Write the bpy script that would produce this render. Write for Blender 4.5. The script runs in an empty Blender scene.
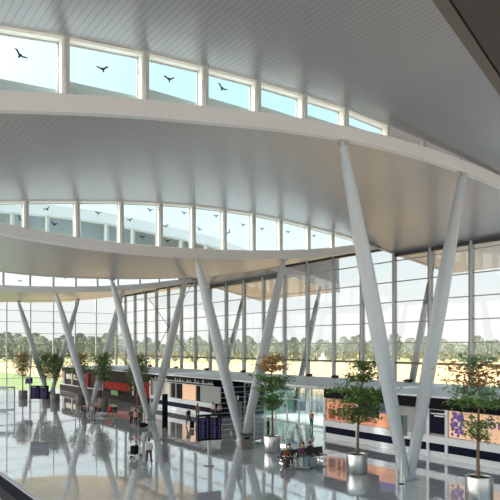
import bpy, bmesh, math, random
from mathutils import Vector, Matrix
random.seed(7)
C = bpy.context.scene.collection
PI = math.pi
# ------------------------------------------------------------------ frame of reference
# X runs across the hall towards the long glass facade, Y runs down the hall, Z is up.
CA, SA, F, EYE, HOR = .816, .578, 600., 8., 347.
FACADE = 48.5
ROWS = [5.65, 23.97, 42.3, 60.6, 78.93, 97.25, 115.6]      # roof bays down the hall
def floor_at(x, y, z=0.):                                  # where a point of known height stands
    d = F*(EYE-z)/(y-HOR); u = (x-250)/F*d
    return Vector((CA*u+SA*d, -SA*u+CA*d, z))
def along(x, b):                                           # distance down the hall on the plane X = b
    k = (x-250)/F
    return (CA*b-k*SA*b)/(k*CA+SA)
def across(x, a):
    k = (x-250)/F
    return (k*CA*a+SA*a)/(CA-k*SA)
def ud(u, d, z=0.): return Vector((CA*u+SA*d, -SA*u+CA*d, z))

# ------------------------------------------------------------------ materials
def lin(c): return tuple((v/12.92 if v <= .04045 else ((v+.055)/1.055)**2.4) for v in [k/255. for k in c])
def mat(name, rgb, rough=.5, metal=0., emit=None, es=0., noise=.06, scale=6., ior=None, coat=0., bump=0.):
    m = bpy.data.materials.new(name); m.use_nodes = True
    nt = m.node_tree; b = nt.nodes['Principled BSDF']
    c = lin(rgb) if max(rgb) > 1 else rgb
    tc = nt.nodes.new('ShaderNodeTexCoord'); nz = nt.nodes.new('ShaderNodeTexNoise')
    nz.inputs['Scale'].default_value = scale; nz.inputs['Detail'].default_value = 3
    nt.links.new(tc.outputs['Object'], nz.inputs['Vector'])
    mx = nt.nodes.new('ShaderNodeMix'); mx.data_type = 'RGBA'
    mx.inputs[6].default_value = (*[v*(1-noise) for v in c], 1)
    mx.inputs[7].default_value = (*[min(1, v*(1+noise)) for v in c], 1)
    nt.links.new(nz.outputs['Fac'], mx.inputs[0]); nt.links.new(mx.outputs[2], b.inputs['Base Color'])
    b.inputs['Roughness'].default_value = rough; b.inputs['Metallic'].default_value = metal
    if ior: b.inputs['IOR'].default_value = ior
    if coat: b.inputs['Coat Weight'].default_value = coat
    if emit:
        e = lin(emit) if max(emit) > 1 else emit
        b.inputs['Emission Color'].default_value = (*e, 1); b.inputs['Emission Strength'].default_value = es
    if bump:
        bp = nt.nodes.new('ShaderNodeBump'); bp.inputs['Strength'].default_value = bump
        nt.links.new(nz.outputs['Fac'], bp.inputs['Height']); nt.links.new(bp.outputs['Normal'], b.inputs['Normal'])
    return m
def glass(name, tint, refl=1.0):
    m = bpy.data.materials.new(name); m.use_nodes = True; nt = m.node_tree; nt.nodes.clear()
    o = nt.nodes.new('ShaderNodeOutputMaterial'); mx = nt.nodes.new('ShaderNodeMixShader')
    tr = nt.nodes.new('ShaderNodeBsdfTransparent'); gl = nt.nodes.new('ShaderNodeBsdfGlossy')
    tr.inputs[0].default_value = (*tint, 1); gl.inputs['Roughness'].default_value = .01
    fr = nt.nodes.new('ShaderNodeFresnel'); ge = nt.nodes.new('ShaderNodeNewGeometry'); io = nt.nodes.new('ShaderNodeMapRange')
    io.inputs['To Min'].default_value = 1.45; io.inputs['To Max'].default_value = 1/1.45      # the same pane seen from either face
    nt.links.new(ge.outputs['Backfacing'], io.inputs['Value']); nt.links.new(io.outputs[0], fr.inputs[0])
    mu = nt.nodes.new('ShaderNodeMath'); mu.operation = 'MULTIPLY'; mu.inputs[1].default_value = refl
    nt.links.new(fr.outputs[0], mu.inputs[0]); nt.links.new(mu.outputs[0], mx.inputs[0])
    nt.links.new(tr.outputs[0], mx.inputs[1]); nt.links.new(gl.outputs[0], mx.inputs[2]); nt.links.new(mx.outputs[0], o.inputs[0])
    return m
def ceiling_mat():
    m = mat('ceiling_slats', (156, 155, 156), rough=.33, metal=.3, noise=.03, scale=.3)
    nt = m.node_tree; b = nt.nodes['Principled BSDF']
    tc = nt.nodes.new('ShaderNodeTexCoord'); sp = nt.nodes.new('ShaderNodeSeparateXYZ')
    nt.links.new(tc.outputs['Object'], sp.inputs[0])
    dv = nt.nodes.new('ShaderNodeMath'); dv.operation = 'DIVIDE'; dv.inputs[1].default_value = .30
    fr = nt.nodes.new('ShaderNodeMath'); fr.operation = 'FRACT'
    gt = nt.nodes.new('ShaderNodeMath'); gt.operation = 'GREATER_THAN'; gt.inputs[1].default_value = .12
    nt.links.new(sp.outputs[0], dv.inputs[0]); nt.links.new(dv.outputs[0], fr.inputs[0]); nt.links.new(fr.outputs[0], gt.inputs[0])
    bp = nt.nodes.new('ShaderNodeBump'); bp.inputs['Strength'].default_value = .35; bp.inputs['Distance'].default_value = .02
    nt.links.new(gt.outputs[0], bp.inputs['Height']); nt.links.new(bp.outputs['Normal'], b.inputs['Normal'])
    mp = nt.nodes.new('ShaderNodeMapRange'); mp.inputs['To Min'].default_value = .64; mp.inputs['To Max'].default_value = 1
    nt.links.new(gt.outputs[0], mp.inputs['Value'])
    src = b.inputs['Base Color'].links[0].from_socket
    mu = nt.nodes.new('ShaderNodeMix'); mu.data_type = 'RGBA'; mu.blend_type = 'MULTIPLY'; mu.inputs[0].default_value = 1
    nt.links.new(src, mu.inputs[6]); nt.links.new(mp.outputs[0], mu.inputs[7]); nt.links.new(mu.outputs[2], b.inputs['Base Color'])
    return m
def floor_mat():
    m = mat('polished_stone', (216, 219, 223), rough=.03, metal=.42, noise=.05, scale=1.4, ior=2.2)
    nt = m.node_tree; b = nt.nodes['Principled BSDF']
    tc = nt.nodes.new('ShaderNodeTexCoord')
    br = nt.nodes.new('ShaderNodeTexBrick'); br.offset = 0
    br.inputs['Scale'].default_value = 1; br.inputs['Brick Width'].default_value = 1.2; br.inputs['Row Height'].default_value = 1.2
    br.inputs['Mortar Size'].default_value = .012; br.inputs['Color1'].default_value = (1, 1, 1, 1)
    br.inputs['Color2'].default_value = (.93, .93, .93, 1); br.inputs['Mortar'].default_value = (.7, .7, .7, 1)
    nt.links.new(tc.outputs['Object'], br.inputs['Vector'])
    src = b.inputs['Base Color'].links[0].from_socket
    mu = nt.nodes.new('ShaderNodeMix'); mu.data_type = 'RGBA'; mu.blend_type = 'MULTIPLY'; mu.inputs[0].default_value = 1
    nt.links.new(src, mu.inputs[6]); nt.links.new(br.outputs['Color'], mu.inputs[7]); nt.links.new(mu.outputs[2], b.inputs['Base Color'])
    nz = nt.nodes.new('ShaderNodeTexNoise'); nz.inputs['Scale'].default_value = .9; nz.inputs['Detail'].default_value = 1
    nt.links.new(tc.outputs['Object'], nz.inputs['Vector'])
    bp = nt.nodes.new('ShaderNodeBump'); bp.inputs['Strength'].default_value = .10; bp.inputs['Distance'].default_value = .02
    nt.links.new(nz.outputs['Fac'], bp.inputs['Height']); nt.links.new(bp.outputs['Normal'], b.inputs['Normal'])
    return m
M = dict(
 ceil=ceiling_mat(), floor=floor_mat(),
 beam=mat('beam_paint', (206, 206, 205), .4), post=mat('post_paint', (172, 172, 170), .4),
 frame=mat('window_frame', (236, 232, 220), .4), column=mat('column_paint', (180, 186, 188), .32),
 mullion=mat('aluminium', (176, 180, 180), .4, .0), transom=mat('transom_aluminium', (150, 152, 152), .4),
 dark=mat('dark_steel', (44, 42, 42), .45), rtop=mat('roof_membrane', (176, 178, 180), .7),
 sill=mat('bronze_transom', (96, 80, 66), .5), soffit=mat('brown_cladding', (66, 58, 50), .6), channel=mat('brown_channel', (98, 88, 78), .5),
 rail=mat('navy_rail', (12, 13, 20), .6, ior=1.15), railtop=mat('rail_highlight', (120, 122, 130), .5),
 kwhite=mat('kiosk_white', (214, 216, 218), .35), kroof=mat('kiosk_roof', (232, 234, 236), .5), navy=mat('navy_panel', (16, 19, 40), .5, ior=1.15),
 black=mat('black_panel', (13, 13, 16), .5, ior=1.15), greyp=mat('grey_panel', (150, 152, 146), .45), beige=mat('beige_panel', (176, 170, 156), .5),
 steel=mat('brushed_steel', (186, 186, 182), .28, .9, noise=.1), soil=mat('soil', (60, 46, 34), .9),
 bark=mat('bark', (112, 84, 62), .8, bump=.3), leaf=mat('leaf', (88, 120, 56), .5, noise=.4, scale=2.5), backlit_leaf=mat('backlit_brown_leaf', (160, 126, 76), .6, noise=.4, scale=2.5),  # brown leaf colour imitates backlight through the upper crowns
 teal=mat('silvery_leaf', (122, 150, 116), .5, noise=.4, scale=2.5),
 orange=mat('salmon_poster', (200, 132, 96), .4, emit=(206, 136, 98), es=.35, noise=.35, scale=.8), peach=mat('peach_poster', (222, 178, 142), .4, emit=(226, 182, 146), es=.35, noise=.1, scale=.6),
 purple=mat('purple_print', (72, 44, 120), .4, emit=(72, 44, 120), es=.3), brownp=mat('brown_print', (120, 60, 40), .5, emit=(120, 60, 40), es=.2),
 screen=mat('screen_navy', (5, 5, 12), .3, ior=1.15, emit=(30, 27, 64), es=.06), textl=mat('screen_text', (34, 31, 64), .5, emit=(120, 112, 170), es=.26, ior=1.15),
 texty=mat('screen_heading', (80, 70, 50), .4, emit=(190, 180, 170), es=.3), white=mat('white_print', (235, 235, 235), .5), red=mat('red_panel', (160, 34, 28), .6, noise=.35, scale=1.2, ior=1.2),
 brownd=mat('dark_wood', (46, 32, 27), .6, ior=1.2), green=mat('green_panel', (96, 150, 60), .5), seat=mat('black_seat', (20, 20, 24), .4),
 chrome=mat('chrome', (200, 200, 205), .15, 1.), field=mat('ripe_field', (226, 186, 138), .95, noise=.14, scale=.03), lawn=mat('lawn', (132, 146, 92), .95, noise=.2, scale=.1),
 meadow=mat('meadow', (176, 172, 124), .95, noise=.2, scale=.05), far=mat('hazed_leaf', (128, 138, 122), .9, noise=.18, scale=.25), far2=mat('hazed_leaf_pale', (148, 154, 134), .9, noise=.18, scale=.25),  # distant leaf greens are paled to paint in atmospheric haze
 apron=mat('concrete_apron', (200, 202, 206), .9), bird=mat('bird_film', (26, 30, 44), .6), mat_=mat('pale_mat', (205, 212, 210), .9),
 frost=mat('frosted_partition', (196, 214, 208), .4), stone=mat('stone_cladding', (116, 112, 104), .6), speaker=mat('speaker_grey', (120, 130, 126), .5),
 skin=mat('skin', (205, 160, 132), .6), hairb=mat('brown_hair', (58, 38, 26), .7), hairk=mat('black_hair', (24, 20, 18), .7),
 hairl=mat('fair_hair', (158, 120, 74), .7), eye=mat('eye', (20, 18, 18), .3),
 g_fac=glass('facade_glass', (.84, .86, .86), .6), g_booth=glass('booth_glass', (.96, .97, .97), .3), g_cler=glass('clerestory_glass', (.90, .95, .95), .4), g_door=glass('greenish_glass', (.82, .89, .87), 1.0),
)
CL = {}
def cloth(rgb):
    if rgb not in CL: CL[rgb] = mat('fabric', rgb, .85, noise=.15, scale=8)
    return CL[rgb]

# ------------------------------------------------------------------ mesh builder
class MB:
    def __init__(s): s.v = []; s.f = []; s.m = []; s.sm = []
    def add(s, vs, fs, mi=0, smooth=False):
        o = len(s.v); s.v += [tuple(v) for v in vs]
        for f in fs: s.f.append([o+i for i in f]); s.m.append(mi); s.sm.append(smooth)
        return s
    def box(s, x0, x1, y0, y1, z0, z1, mi=0, bev=0.):
        vs = [(x, y, z) for z in (z0, z1) for y in (y0, y1) for x in (x0, x1)]
        return s.add(vs, [(0, 2, 3, 1), (4, 5, 7, 6), (0, 1, 5, 4), (2, 6, 7, 3), (0, 4, 6, 2), (1, 3, 7, 5)], mi)
    def hexa(s, b, t, mi=0):                # two quads
        return s.add(list(b)+list(t), [(3, 2, 1, 0), (4, 5, 6, 7), (0, 1, 5, 4), (1, 2, 6, 5), (2, 3, 7, 6), (3, 0, 4, 7)], mi)
    def tube(s, pts, rads, n=12, mi=0, cap=True):
        pts = [Vector(p) for p in pts]
        if not hasattr(rads, '__len__'): rads = [rads]*len(pts)
        rings = []; ref = None
        for i, p in enumerate(pts):
            t = (pts[min(i+1, len(pts)-1)]-pts[max(i-1, 0)]).normalized()
            if ref is None: ref = t.orthogonal().normalized()
            ref = (ref-t*ref.dot(t)).normalized(); w = t.cross(ref)
            rings.append([p+(ref*math.cos(2*PI*k/n)+w*math.sin(2*PI*k/n))*rads[i] for k in range(n)])
        vs = [v for r in rings for v in r]; fs = []
        for i in range(len(pts)-1):
            for k in range(n): fs.append((i*n+k, i*n+(k+1) % n, (i+1)*n+(k+1) % n, (i+1)*n+k))
        s.add(vs, fs, mi, True)
        if cap: s.add(rings[0], [tuple(range(n))[::-1]], mi); s.add(rings[-1], [tuple(range(n))], mi)
        return s
    def lathe(s, prof, n=32, mi=0, c=(0, 0, 0)):
        vs = []; fs = []
        for r, z in prof: vs += [(c[0]+r*math.cos(2*PI*k/n), c[1]+r*math.sin(2*PI*k/n), c[2]+z) for k in range(n)]
        for i in range(len(prof)-1):
            for k in range(n): fs.append((i*n+k, i*n+(k+1) % n, (i+1)*n+(k+1) % n, (i+1)*n+k))
        return s.add(vs, fs, mi, True)
    def ball(s, c, r, n=8, mi=0, sz=(1, 1, 1)):
        prof = [(math.sin(PI*i/n)*r, -math.cos(PI*i/n)*r) for i in range(n+1)]
        o = len(s.v); s.lathe(prof, n*2, mi)
        for i in range(o, len(s.v)):
            v = s.v[i]; s.v[i] = (c[0]+v[0]*sz[0], c[1]+v[1]*sz[1], c[2]+v[2]*sz[2])
        return s
    def build(s, name, mats, parent=None, xf=None, bevel=0.):
        me = bpy.data.meshes.new(name)
        vs = [tuple(xf @ Vector(v)) for v in s.v] if xf else s.v
        me.from_pydata(vs, [], s.f)
        for m in (mats if isinstance(mats, (list, tuple)) else [mats]): me.materials.append(m)
        for p, mi, sm in zip(me.polygons, s.m, s.sm): p.material_index = mi; p.use_smooth = sm
        me.update(); o = bpy.data.objects.new(name, me); C.objects.link(o)
        if parent: o.parent = parent
        if bevel:
            bv = o.modifiers.new('bevel', 'BEVEL'); bv.width = bevel; bv.segments = 2; bv.limit_method = 'ANGLE'
        return o
def tag(o, label=None, cat=None, group=None, kind=None):
    if label: o['label'] = label
    if cat: o['category'] = cat
    if group: o['group'] = group
    if kind: o['kind'] = kind
    return o
def empty(name, loc=(0, 0, 0), rz=0.):
    o = bpy.data.objects.new(name, None); o.empty_display_size = .3; C.objects.link(o)
    o.location = loc; o.rotation_euler = (0, 0, rz); return o
def struct(o): o['kind'] = 'structure'; return o
def copy_tree(o, parent=None):
    c = o.copy(); C.objects.link(c); c.parent = parent
    for ch in list(o.children): copy_tree(ch, c)
    return c
def text_mesh(body, size, depth=.01):
    cu = bpy.data.curves.new('lettering', 'FONT'); cu.body = body; cu.size = size; cu.extrude = depth; cu.resolution_u = 3; cu.offset = .03*size
    ob = bpy.data.objects.new('lettering', cu); C.objects.link(ob)
    dg = bpy.context.evaluated_depsgraph_get(); dg.update()
    me = bpy.data.meshes.new_from_object(ob.evaluated_get(dg)); bpy.data.objects.remove(ob); bpy.data.curves.remove(cu)
    return me
def text_obj(body, size, m, parent, mw):
    me = text_mesh(body, size); me.materials.clear(); me.materials.append(m); me.transform(mw); me.update()
    o = bpy.data.objects.new('lettering', me); C.objects.link(o); o.parent = parent; return o

# ------------------------------------------------------------------ roof profiles (height over X)
P = [
 [(-12, 17.2), (-4, 18.6), (0, 19.3), (5.4, 20.15), (10.4, 20.76), (17, 21.12), (23.5, 21.16), (26.8, 20.95), (33.8, 20.35), (38.3, 19.85), (48.5, 18.2), (60, 15.9)],
 [(-12, 13.2), (-4, 14.9), (0, 15.8), (5.4, 16.96), (10.4, 17.88), (14.6, 18.48), (18.4, 18.98), (24.2, 19.47), (29.9, 19.58), (33.5, 19.45), (39.6, 18.98), (43, 18.6), (48.5, 17.7), (58, 16.35)],
 [(-12, 17.6), (0, 16.7), (9.5, 15.58), (12.8, 15.28), (16.5, 15.1), (20, 15.1), (24.2, 15.25), (29.9, 15.62), (35.6, 16.2), (40, 16.85), (44, 17.6), (48.5, 18.6), (58, 20.2)],
]
P.append([(b, z+(0 if b < 40 else -.8 if b > 45 else -.5)) for b, z in P[0][:-1]]+[(58, 15.6)])
P.append([(b, z-.08) for b, z in P[2]])
P.append([(-12, 16.6), (10, 16.0), (20, 16.0), (26, 16.15), (37, 16.6), (45, 17.7), (48.5, 18.25), (58, 19.6)])
def prof(i, b):
    p = P[i]
    if b <= p[0][0]: return p[0][1]
    for k in range(len(p)-1):
        if b <= p[k+1][0]: break
    def sl(j):
        if j == 0: return (p[1][1]-p[0][1])/(p[1][0]-p[0][0])
        if j == len(p)-1: return (p[-1][1]-p[-2][1])/(p[-1][0]-p[-2][0])
        return (p[j+1][1]-p[j-1][1])/(p[j+1][0]-p[j-1][0])
    (x0, y0), (x1, y1) = p[k], p[k+1]; h = x1-x0; t = min(1, (b-x0)/h)
    return (2*t**3-3*t**2+1)*y0+(t**3-2*t**2+t)*h*sl(k)+(-2*t**3+3*t**2)*y1+(t**3-t**2)*h*sl(k+1)
TH = .65
def slab(i, a0, a1, b0=-12, b1=58., z0=0., z1=TH, step=.75, mi=(0, 1, 2)):
    n = max(2, int(round((b1-b0)/step))); bs = [b0+(b1-b0)*k/n for k in range(n+1)]
    mb = MB()
    lo = [(b, prof(i, b)+z0) for b in bs]; hi = [(b, prof(i, b)+z1) for b in bs]
    N = n+1
    mb.add([(b, a0, z) for b, z in lo]+[(b, a1, z) for b, z in lo], [(k, k+N, k+N+1, k+1) for k in range(n)], mi[0], True)
    mb.add([(b, a0, z) for b, z in hi]+[(b, a1, z) for b, z in hi], [(k, k+1, k+N+1, k+N) for k in range(n)], mi[1], True)
    for a, fl in ((a0, 0), (a1, 1)):
        vs = [(b, a, z) for b, z in lo]+[(b, a, z) for b, z in hi]
        mb.add(vs, [((k, k+1, k+N+1, k+N) if not fl else (k, k+N, k+N+1, k+1)) for k in range(n)], mi[2])
    for k in (0, n):
        b = bs[k]; mb.add([(b, a0, lo[k][1]), (b, a1, lo[k][1]), (b, a1, hi[k][1]), (b, a0, hi[k][1])], [(0, 1, 2, 3) if k else (3, 2, 1, 0)], mi[2])
    return mb
A0 = [2.5]+ROWS[1:]
for i in range(6):
    a0 = ROWS[i]; a1 = ROWS[i+1]
    struct(slab(i, a0+(.2 if i else 0), a1-.2, b1=60 if i == 0 else 58).build('ceiling', [M['ceil'], M['rtop'], M['beam']]))
# edge beams that follow each bay's curve (a smooth white face under the glazing)
nb = 0
for i in range(1, 6):
    for a in (ROWS[i], ROWS[i+1]):
        if i == 5 and a > 100: continue
        nb += 1
        struct(slab(i, a-.2, a+.2, b1=58, z0=-.06, z1=TH+(.4 if (i, a) == (3, ROWS[3]) else .03), mi=(0, 0, 0)).build('trim_%d' % nb, [M['beam']]))
nb += 1
struct(slab(0, ROWS[1]-.2, ROWS[1]+.5, b1=58, z0=.0, z1=TH, mi=(0, 0, 0)).build('trim_%d' % nb, [M['post']]))

# ------------------------------------------------------------------ clerestory windows
BIRD = [(-.52, .10), (-.38, .20), (-.22, .17), (-.08, .06), (0, .10), (.08, .13), (.12, .07), (.1, .03), (.24, .13), (.38, .22), (.52, .16), (.4, .12), (.28, .02), (.12, -.06), (.06, -.12), (.1, -.22), (0, -.24), (-.06, -.2), (-.02, -.12), (-.12, -.06), (-.26, .04), (-.4, .1)]
def bird_mesh(a, b, z, size, rot, flip):
    n = len(BIRD); vs = []
    for y in (-.012, .0):
        for p in BIRD:
            x, q = (p[0]*flip*size, p[1]*size); vs.append((b+x*math.cos(rot)-q*math.sin(rot), a+y, z+x*math.sin(rot)+q*math.cos(rot)))
    mb = MB(); mb.add(vs, [tuple(range(n)), tuple(range(2*n-1, n-1, -1))]+[(k, (k+1) % n, n+(k+1) % n, n+k) for k in range(n)])
    return mb
WN = 0
def clerestory(a, lo, hi, posts, birds, handles=True, wedge=False):
    """glazing between the top of bay `lo` and the underside of bay `hi`; windows hold frame, glass, handle, birds"""
    global WN
    zl = lambda b: prof(lo, b)+TH+.03
    zh = lambda b: prof(hi, b)-.0
    s = -1
    for k in range(len(posts)-1):
        b0, b1 = posts[k]+.09, posts[k+1]-.09
        if min(zh(b0)-zl(b0), zh(b1)-zl(b1)) < .28: continue
        WN += 1
        w = struct(empty('window_%d' % WN, ((b0+b1)/2, a, (zl(b0)+zl(b1))/2)))
        inv = Matrix.Translation(-w.location)
        ql = [(b0, zl(b0)), (b1, zl(b1)), (b1, zh(b1)), (b0, zh(b0))]
        t_l, t_r, t_b, t_t = .04, .12, .06, .13
        qi = [(b0+t_l, zl(b0+t_l)+t_b), (b1-t_r, zl(b1-t_r)+t_b), (b1-t_r, zh(b1-t_r)-t_t), (b0+t_l, zh(b0+t_l)-t_t)]
        mb = MB()
        for j in range(4):
            j2 = (j+1) % 4
            A = [ql[j], ql[j2], qi[j2], qi[j]]
            mb.hexa([(p[0], a+.42, p[1]) for p in A], [(p[0], a-.02, p[1]) for p in A])
        # slim inner sash
        t = .05
        q2 = [(qi[0][0]+t, qi[0][1]+t), (qi[1][0]-t, qi[1][1]+t), (qi[2][0]-t, qi[2][1]-t), (qi[3][0]+t, qi[3][1]-t)]
        mb.build('frame', M['frame'], w, inv)
        sb = MB()
        for j in range(4):
            j2 = (j+1) % 4; A = [qi[j], qi[j2], q2[j2], q2[j]]
            sb.hexa([(p[0], a+.41, p[1]) for p in A], [(p[0], a+.33, p[1]) for p in A])
        sb.build('sash', M['post'], w, inv)
        MB().hexa([(p[0], a+.38, p[1]) for p in q2], [(p[0], a+.365, p[1]) for p in q2]).build('glass_pane', M['g_cler'], w, inv)
        if wedge:
            hl = min(.62, .3*(zh(b0)-zl(b0))); z0_, z1_ = zl(b0)+.05, zl(b1)+.05
            MB().hexa([(q2[0][0], a+.48, z0_), (q2[1][0], a+.48, z1_), (q2[1][0], a+.46, z1_), (q2[0][0], a+.46, z0_)],
                      [(q2[0][0], a+.48, z0_+hl+.1), (q2[1][0], a+.48, z1_+hl*.3+.1), (q2[1][0], a+.46, z1_+hl*.3+.1), (q2[0][0], a+.46, z0_+hl+.1)]).build('deflector_panel', M['kwhite'], w, inv)
        if handles:
            hb = MB(); bx = q2[1][0]-.02; zm = (q2[1][1]+q2[2][1])/2
            hb.tube([(bx, a+.02, zm+.45), (bx-.10, a-.05, zm), (bx, a+.02, zm-.45)], .02, 6); hb.ball((bx-.1, a-.05, zm), .045, 5)
            hb.build('opener', M['white'], w, inv)
        for (bb, zz, sz, rot, fl) in birds:
            if b0 < bb < b1: bird_mesh(a+.362, bb, zz, sz, rot, fl).build('bird_decal', M['bird'], w, inv)
    # posts between the windows
    for k, b in enumerate(posts):
        if zh(b)-zl(b) < .12: continue
        pb = MB(); pb.hexa([(b-.09, a-.14, zl(b-.09)), (b+.09, a-.14, zl(b+.09)), (b+.09, a+.18, zl(b+.09)), (b-.09, a+.18, zl(b-.09))],
                           [(b-.09, a-.14, zh(b-.09)), (b+.09, a-.14, zh(b+.09)), (b+.09, a+.18, zh(b+.09)), (b-.09, a+.18, zh(b-.09))])
        struct(pb.build('trim_%d' % (100+WN*3+k), M['post']))
def infill(a, i, j, b0, b1, num):
    mb = MB(); n = max(2, int((b1-b0)/.75)); bs = [b0+(b1-b0)*k/n for k in range(n+1)]
    for k in range(n):
        q = []
        for b in (bs[k], bs[k+1]):
            z = sorted([prof(i, b), prof(j, b)]); q.append((b, z[0]+.3, z[1]+.3))
        mb.hexa([(q[0][0], a-.05, q[0][1]), (q[1][0], a-.05, q[1][1]), (q[1][0], a+.05, q[1][1]), (q[0][0], a+.05, q[0][1])],
                [(q[0][0], a-.05, q[0][2]), (q[1][0], a-.05, q[1][2]), (q[1][0], a+.05, q[1][2]), (q[0][0], a+.05, q[0][2])])
    struct(mb.build('trim_%d' % num, M['post']))
def on_row(x, y, a):
    b = across(x, a); d = CA*a+SA*b; return b, EYE+(HOR-y)/F*d
def birds_at(a, lst, size):
    out = []
    for (x, y, r, fl) in lst:
        b, z = on_row(x, y, a+.36); out.append((b, z, size, r, fl))
    return out
p1 = [7.93+3.05*k for k in range(-6, 0)]+[7.93, 11.42, 14.44, 17.46, 20.47, 23.47, 26.95, 30.2, 33.84]
p2 = [11.27-3.4*k for k in range(6, 0, -1)]+[11.27, 14.83, 18.19, 21.44, 24.4, 27.39, 30.39, 33.37, 36.68, 39.7, 42.93]
clerestory(ROWS[1], 1, 0, p1, birds_at(ROWS[1], [(20, 55, -.55, 1), (103, 69, .25, -1), (169, 79, .05, 1), (222, 88, -.45, 1)], .58), wedge=True)
clerestory(ROWS[2], 2, 1, p2, birds_at(ROWS[2], [(47, 209, .5, 1), (20, 219, -.8, 1), (98, 213, -.1, 1), (54, 224, -.2, 1), (150, 210, -.1, 1), (130, 220, .3, -1), (184, 213, -.1, 1), (166, 226, .3, -1), (142, 237, 0, 1), (216, 216, 0, 1), (199, 229, -.4, 1), (167, 241, 0, -1), (229, 232, 1.0, 1), (243, 225, 0, 1), (262, 229, .1, -1), (288, 232, 0, 1), (314, 236, .2, 1)], .56))
p3 = [b for b in p2]
clerestory(ROWS[3], 2, 3, p3, [], handles=False)
clerestory(ROWS[4], 4, 3, p3, birds_at(ROWS[4], [(20, 281, 0, 1), (65, 278, .1, 1)], .7), handles=False)
infill(ROWS[1], 1, 0, 26.9, 58, 701); infill(ROWS[2], 1, 2, 42.9, 58, 702); infill(ROWS[3], 3, 2, 42.9, 58, 703); infill(ROWS[4], 3, 4, 42.9, 58, 704)
infill(ROWS[5], 4, 5, -12, 58, 705)

# ------------------------------------------------------------------ floor and land outside
struct(MB().box(-12, FACADE+.3, -14, 115.9, -.3, 0).build('floor', M['floor']))
struct(MB().box(-700, 900, -300, 900, -.6, -.31).build('field_ground', M['field']))
struct(MB().box(-80, 47, 116.2, 215, -.31, -.12).build('lawn_ground', M['lawn']))
struct(MB().box(-120, -12.3, -140, 112, -.31, -.12).build('pale_bounce_ground', M['apron']))  # unseen pale ground added to cut the field's yellow bounce on the ceilings
struct(MB().box(-12.3, 64, -140, -30.5, -.31, -.12).build('pale_bounce_ground', M['apron']))
struct(MB().box(FACADE+.3, 64, -30, 116, -.31, -.08).build('apron_ground', M['apron']))
struct(MB().box(64.2, 92, -140, 60, -.31, -.1).build('hidden_bounce_ground', M['apron']))  # unseen pale strip added to reduce warm bounce on soffit and ceiling
def fp(px, d, z=0.): return ud((px-250)/F*d, d, z)
strip = MB()
for k in range(24):
    x0, x1 = -200+k*40, -160+k*40
    q = [fp(x0, 318), fp(x1, 318), fp(x1, 520), fp(x0, 520)]
    strip.hexa([(p.x, p.y, -.31) for p in q], [(p.x, p.y, -.2) for p in q])
struct(strip.build('meadow_ground', M['meadow']))

# ------------------------------------------------------------------ long glass facade (right) and end wall
mul_a = [ROWS[2]+4.58*(k-2)*-1 for k in range(0, 0)]
wr = struct(empty('wall_right', (FACADE, 60, 0)))
inv = Matrix.Translation(-wr.location)
TR = [2.2, 4.3, 6.36, 8.44, 10.55, 12.67, 14.78, 16.95]
nmul = -8
A_N = lambda n: .683*FACADE+.0944*FACADE*n
def bay_of(a):
    for i in range(6):
        if a < ROWS[i+1]-.05: return i
    return 5
for n in range(-9, 19):
    a = A_N(n)
    i = bay_of(a-.3); j = bay_of(a+.3) if n < 18 else i
    zt = max(prof(i, FACADE), prof(j, FACADE))+.1
    big = (n in (2, 6, 10, 14))
    mb = MB().box(FACADE-(.30 if not big else .36), FACADE+.02, a-.13, a+.13, 0, zt)
    mb.box(FACADE+.06, FACADE+.2, a-.06, a+.06, 0, zt, 0)
    mb.build('mullion', M['mullion'], wr, inv)
    if n in (0, 1, 3, 5, 8, 9, 12, 13, 16):
        MB().box(FACADE-.30, FACADE-.04, a+.135, a+.23, 0, zt).build('shade_joint_strip', M['dark'], wr, inv)  # dark strips stand in for shade beside some mullions, one an expansion joint
for z in TR:
    t = .05 if z != 6.36 and z != 4.3 else .11
    for i in range(0, 6):
        a0 = max(A_N(-9), ROWS[i]) if i else A_N(-9)
        a1 = ROWS[i+1]
        if z > prof(i, FACADE)-.3: continue
        MB().box(FACADE-.16, FACADE+.06, a0, a1, z-t, z+t).build('transom', M['transom'] if t < .1 else M['sill'], wr, inv)
for i in range(6):
    a0 = ROWS[i] if i else A_N(-9); a1 = ROWS[i+1]; zt = prof(i, FACADE)
    MB().box(FACADE+.02, FACADE+.05, a0, a1, 0, zt-.1).build('glass_pane', M['g_fac'], wr, inv)
    MB().box(FACADE-.22, FACADE+.1, a0, a1, zt-.34, zt+.12).build('header', M['dark'], wr, inv)
# end wall
EW = 115.6
wf = struct(empty('wall_far', (20, EW, 0))); inv = Matrix.Translation(-wf.location)
for k in range(0, 15):
    b = FACADE-.1-4.25*k
    MB().box(b-.10, b+.10, EW-.3, EW+.05, 0, prof(5, b)+.1).build('mullion', M['mullion'], wf, inv)
for z in TR[:-1]:
    t = .04 if z != 6.36 else .08
    MB().box(-12, FACADE, EW-.12, EW+.06, z-t, z+t).build('transom', M['transom'] if t < .06 else M['sill'], wf, inv)
mb = MB(); n = 20
for k in range(n):
    b0 = -12+(FACADE+12)*k/n; b1 = -12+(FACADE+12)*(k+1)/n
    mb.hexa([(b0, EW, 0), (b1, EW, 0), (b1, EW+.02, 0), (b0, EW+.02, 0)], [(b0, EW, prof(5, b0)), (b1, EW, prof(5, b1)), (b1, EW+.02, prof(5, b1)), (b0, EW+.02, prof(5, b0))])
mb.build('glass_pane', M['g_fac'], wf, inv)

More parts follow.
